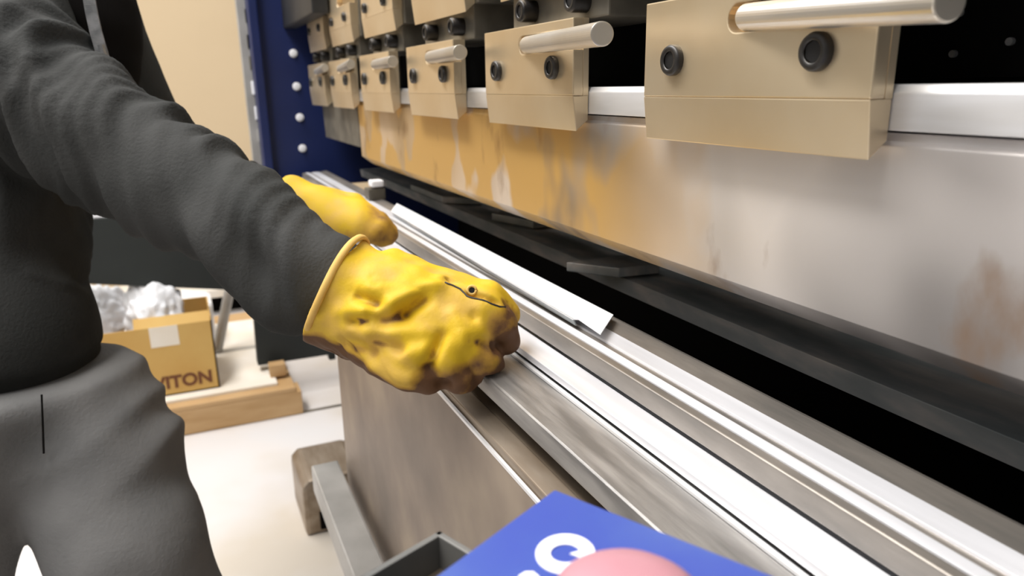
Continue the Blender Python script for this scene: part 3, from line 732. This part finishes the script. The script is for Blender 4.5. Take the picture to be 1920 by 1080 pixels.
# mushroom button
bc = onZ(1178, 1086, cp.z+.026)
b = BM(); n = 40; rg = []
for (r_, z_b) in ((.006, .0), (.0315, 0), (.0345, .003), (.0355, .007), (.034, .012), (.028, .0165), (.018, .019), (.006, .020)):
    rg.append([b.verts.new((bc.x+r_*math.cos(2*math.pi*k/n)*.80, bc.y+r_*math.sin(2*math.pi*k/n)*.80, bc.z-.016+z_b*.8)) for k in range(n)])
for i in range(len(rg)-1):
    for k in range(n): b.faces.new((rg[i][k], rg[i][(k+1) % n], rg[i+1][(k+1) % n], rg[i+1][k]))
b.faces.new(rg[0]); b.faces.new(rg[-1][::-1])
mb = link('mushroom_button', b, 'pink', smooth=True); mb['label'] = 'pale red mushroom button'; keep(mb, cb)
b = BM(); cyl(b, (bc.x, bc.y, cp.z), (bc.x, bc.y, bc.z-.015), .012); keep(link('button_stem', b, 'greymet'), cb)
# white ring letter with its inner stroke, and the start of the next letter
gc = onZ(1060, 1039, cp.z); gr = onZ(1116, 1039, cp.z); gt = onZ(1060, 1003, cp.z); gi = onZ(1090, 1039, cp.z); gj = onZ(1060, 1022, cp.z)
b = BM(); n = 48; eu = gr-gc; ev = gt-gc; iu = (gi-gc)*.95; iv = gj-gc
O_ = []; I_ = []
for k in range(n):
    t = 2*math.pi*k/n; O_.append(b.verts.new(gc+eu*math.cos(t)+ev*math.sin(t)+Vector((0, 0, .0006)))); I_.append(b.verts.new(gc+iu*math.cos(t)+iv*math.sin(t)+Vector((0, 0, .0006))))
for k in range(n): b.faces.new((O_[k], O_[(k+1) % n], I_[(k+1) % n], I_[k]))
r_ = bmesh.ops.extrude_face_region(b, geom=b.faces[:])
for q in [g for g in r_['geom'] if isinstance(g, bmesh.types.BMVert)]: q.co.z -= .0005
w3 = [onZ(x, y, cp.z) for x, y in ((1068, 1040), (1096, 1050), (1090, 1034))]
prism(b, [(q.x, q.y) for q in w3], 'z', cp.z+.0001, cp.z+.0007)
w4 = [onZ(x, y, cp.z) for x, y in ((972, 1082), (985, 1074), (1000, 1074), (1012, 1084), (1005, 1100), (975, 1100))]
prism(b, [(q.x, q.y) for q in w4], 'z', cp.z+.0001, cp.z+.0007)
le = link('lettering', b, 'white'); le['label'] = 'white printed letters'; keep(le, cb)
# --- open tray bracket beside it
zt_ = ZC-.235
a_, b_1, c_1 = onZ(700, 1100, zt_), onZ(824, 994, zt_), onZ(905, 1042, zt_)
tray = empty('open_tray', (b_1.x, b_1.y-.02, zt_-.06), 'dark open topped metal tray bolted beside the blue control box', 'tray')
ua = (a_-b_1); uc = (c_1-b_1); uc.normalize(); ua.normalize()
ua = (ua-uc*ua.dot(uc)); ua.normalize()
def prt(bm, a0, a1, c0, c1, z0, z1):
    q = [b_1+ua*a+uc*c for a, c in ((a0, c0), (a1, c0), (a1, c1), (a0, c1))]
    return prism(bm, [(s.x, s.y) for s in q], 'z', z0, z1, .0008)
b = BM(); LA, LC, th_ = .16, .05, .004
prt(b, 0, LA, 0, th_, zt_-.06, zt_); prt(b, 0, LA, LC-th_, LC, zt_-.06, zt_); prt(b, 0, th_, 0, LC, zt_-.06, zt_); prt(b, LA-th_, LA, 0, LC, zt_-.06, zt_); prt(b, 0, LA, 0, LC, zt_-.063, zt_-.06)
keep(link('tray_walls', b, 'grey_plastic'), tray)
q = onZ(826, 1078, zt_-.02)
b = BM(); box(b, (q.x-.012, q.y-.008, zt_-.0599), (q.x+.012, q.y+.008, zt_-.02), w=.002); o = link('small_block', b, 'beige_steel'); tag(o, 'small beige metal block inside the dark open tray', 'block')

# ================================================================== BACKGROUND, FLOOR LEVEL
PX = -2.72
pz = onX(325, 762, PX).z-.026
pal = empty('pallet', (-3.2, .0, 0), 'wooden pallet on the pale floor under the cardboard box', 'pallet')
yr = onX(566, 740, PX).y; ylft = -.75
b = BM(); box(b, (PX-.10, ylft, .002), (PX, yr, pz), w=.004); keep(link('stringer', b, 'wood'), pal)
b = BM(); box(b, (PX-1.1, ylft, .002), (PX-1.0, yr, pz), w=.004); keep(link('stringer', b, 'wood'), pal)
for i in range(7):
    xx = PX-.0-i*.165; b = BM(); box(b, (xx-.14, ylft, pz), (xx, yr-.02, pz+.018), w=.003); keep(link('deck_board', b, 'wood'), pal)
pt = pz+.018
b = BM(); box(b, (PX-.95, ylft+.1, pt), (PX-.05, yr-.08, pt+.012), w=.002)
o = link('packing_board', b, 'paper'); tag(o, 'off-white board lying flat on the wooden pallet', 'board')
pt2 = pt+.012
q = onZ(520, 700, pt2); b = BM(); box(b, (q.x-.01, q.y-.03, pt2), (q.x+.04, q.y+.03, pt2+.05), w=.003); o = link('wood_block', b, 'wood'); tag(o, 'short wooden block on the pallet board below the black frame', 'wood block')
# cardboard box
bx = PX-.10; c0 = onX(414, 732, bx); c1 = onX(398, 600, bx); hB = c1.z-pt2; ybl = c0.y-.52
ce = empty('cardboard_box', (bx-.2, c0.y-.26, pt2), 'open cardboard box printed VITON, filled with white packing film', 'cardboard box')
b = BM(); th_ = .006
for lo_, hi_ in (((bx-.36, ybl, pt2), (bx, c0.y, pt2+th_)), ((bx-th_, ybl, pt2), (bx, c0.y, pt2+hB)), ((bx-.36, ybl, pt2), (bx-.36+th_, c0.y, pt2+hB)), ((bx-.36, ybl, pt2), (bx, ybl+th_, pt2+hB)), ((bx-.36, c0.y-th_, pt2), (bx, c0.y, pt2+hB))): box(b, lo_, hi_)
keep(link('carton', b, 'card'), ce)
cu = bpy.data.curves.new('t', 'FONT'); cu.body = 'VITON'; cu.size = .066; cu.extrude = .0006; cu.offset = .0025; cu.align_x = 'RIGHT'
to = bpy.data.objects.new('t', cu); COL.objects.link(to); bpy.context.view_layer.update()
me = bpy.data.meshes.new_from_object(to.evaluated_get(bpy.context.evaluated_depsgraph_get())); bpy.data.objects.remove(to)
me.transform(Matrix(((0, 0, 1, bx+.0008), (1, 0, 0, c0.y-.022), (0, 1, 0, pt2+.03), (0, 0, 0, 1))))
t_ = link('printed_word', me, 'ink', ce and None); keep(t_, ce)
b = BM(); q = onX(305, 640, bx); box(b, (bx, q.y-.04, q.z-.02), (bx+.001, q.y+.055, pt2+hB)); t_ = link('tape_patch', b, 'paper'); keep(t_, ce)
b = BM(); s0 = BM()
prism(b, [(bx, pt2+hB), (bx-.02, pt2+hB+.0), (bx-.045, pt2+hB+.028), (bx-.03, pt2+hB+.03)], 'y', c0.y-.26, c0.y-.005); keep(link('flap', b, 'card'), ce)
# packing film bags
def bag(cx, cy, cz, rx, ry, rz, seed, label, mm='bag'):
    b = BM(); bmesh.ops.create_icosphere(b, subdivisions=5, radius=1)
    for v_ in b.verts:
        n_ = noise.noise(v_.co*1.7+Vector((seed, 0, 0)))*.35+abs(noise.noise(v_.co*4+Vector((0, seed, 0))))*.3
        v_.co = v_.co*(1+n_*.8); v_.co.z = max(v_.co.z, -.55)
        v_.co = Vector((cx+v_.co.x*rx, cy+v_.co.y*ry, cz+(v_.co.z+.55)*rz))
    o = link('packing_film', b, mm, smooth=True); tag(o, label, 'packing film', 'crumpled white packing film')
zb = pt2+hB-.10
bag(bx-.13, ybl+.33, zb, .10, .10, .15, 3, 'white crumpled film rising from the middle of the cardboard box')
bag(bx-.26, ybl+.14, zb, .085, .11, .13, 8, 'white crumpled film at the left inside the cardboard box')
# grey scrap pile behind the box
b = BM(); rnd = random.Random(3)
for i in range(7):
    q = onX(190+i*34, 590-i*3, PX-.72)
    box(b, (q.x-.10-i*.01, q.y-.05, q.z-.05), (q.x+.10, q.y+.07, q.z+.035), Matrix.Rotation(rnd.uniform(-.25, .25), 4, 'X'), .008) if i < 6 else None
lowz = min(v_.co.z for v_ in b.verts)
box(b, (PX-.82, onX(185, 590, PX-.72).y, pt2), (PX-.64, onX(400, 590, PX-.72).y, lowz+.09), w=.01)
o = link('wrapped_stack', b, 'bag'); tag(o, 'stack of parts in grey white wrap behind the cardboard box', 'wrapped stack')
# plank behind
q0 = onX(140, 545, PX-1.5); q1 = onX(465, 548, PX-1.5)
sf = empty('wooden_shelf', (PX-1.65, (q0.y+q1.y)/2, 0), 'pale wooden shelf plank on dark legs behind the wrapped stack', 'shelf')
b = BM(); box(b, (PX-1.85, q0.y-.5, q1.z-.01), (PX-1.5, q1.y+.25, q1.z+.035), w=.004); keep(link('plank', b, 'paper'), sf)
for yy in (q0.y-.4, q1.y+.15): keep(link('leg', box(BM(), (PX-1.84, yy-.02, 0), (PX-1.80, yy+.02, q1.z-.01)), 'frame_black'), sf)
b = BM(); box(b, (PX-1.80, q0.y-.3, 0.0), (PX-1.62, q1.y+.1, q1.z-.012)); keep(link('dark_cupboard', b, 'housing'), sf)
# grey leg and lower bar
fm = empty('grey_trestle', (PX-.52, onX(420, 600, PX-.52).y, pt2), 'light grey tubular trestle leg right of the cardboard box', 'trestle')
b = BM(); cyl(b, onX(432, 535, PX-.52), onX(408, 655, PX-.52), .021, n=16); keep(link('leg', b, 'greymet'), fm)
b = BM(); q = onX(405, 660, PX-.52); q2 = onX(520, 640, PX-.52); box(b, (q.x-.02, q.y-.02, pt2), (q.x+.02, q2.y, q.z+.0), w=.004); keep(link('foot_bar', b, 'greymet'), fm)
# black frame
FXX = PX-.192
def FP(x, y): p_ = onX(x, y, FXX); return (p_.y, p_.z)
arc = [(430+46*math.sin(a), 592-48*math.cos(a)) for a in [i*math.pi/2/8 for i in range(9)]]
ztop = FP(170, 411)[1]
pts = [(FP(-40, 412)[0], ztop), (FP(700, 400)[0], ztop), FP(700, 650), FP(640, 662), FP(484, 686)] + [FP(*q) for q in arc[::-1]] + [FP(-40, 524)]
dzz = min(p_[1] for p_ in pts)
b = BM(); prism(b, pts, 'x', FXX-.06, FXX, .003)
fb = empty('black_machine_frame', (FXX, FP(560, 680)[0], pt2), 'black steel frame with a rounded inner corner behind the sleeve', 'frame')
keep(link('frame_plate', b, 'frame_black'), fb)
for fa, fb_ in ((520, 535), (620, 632)): keep(link('foot', box(BM(), (FXX-.05, FP(fa, 690)[0], pt2), (FXX-.01, FP(fb_, 690)[0], dzz+.03)), 'frame_black'), fb)
q = onX(170, 412, FXX); b = BM(); box(b, (FXX-.058, q.y-.25, ztop), (FXX-.004, q.y+.12, ztop+.10), w=.005); o = link('white_carton', b, 'white'); tag(o, 'white carton standing on top of the black frame behind the arm', 'carton')
# foot pedal
q = onZ(642, 990, .0)
fp = empty('foot_pedal', (q.x, q.y, 0), 'brown grey foot pedal with a dark opening on the floor by the panel', 'foot pedal')
b = BM(); prism(b, [(q.y-.10, 0), (q.y+.16, 0), (q.y+.16, .13), (q.y+.05, .17), (q.y-.08, .17), (q.y-.10, .15)], 'x', q.x-.22, q.x, .012); keep(link('cover', b, 'beige_steel'), fp)
b = BM(); box(b, (q.x-.02, q.y-.06, .012), (q.x+.003, q.y+.13, .07), w=.004); keep(link('opening', b, 'housing'), fp)
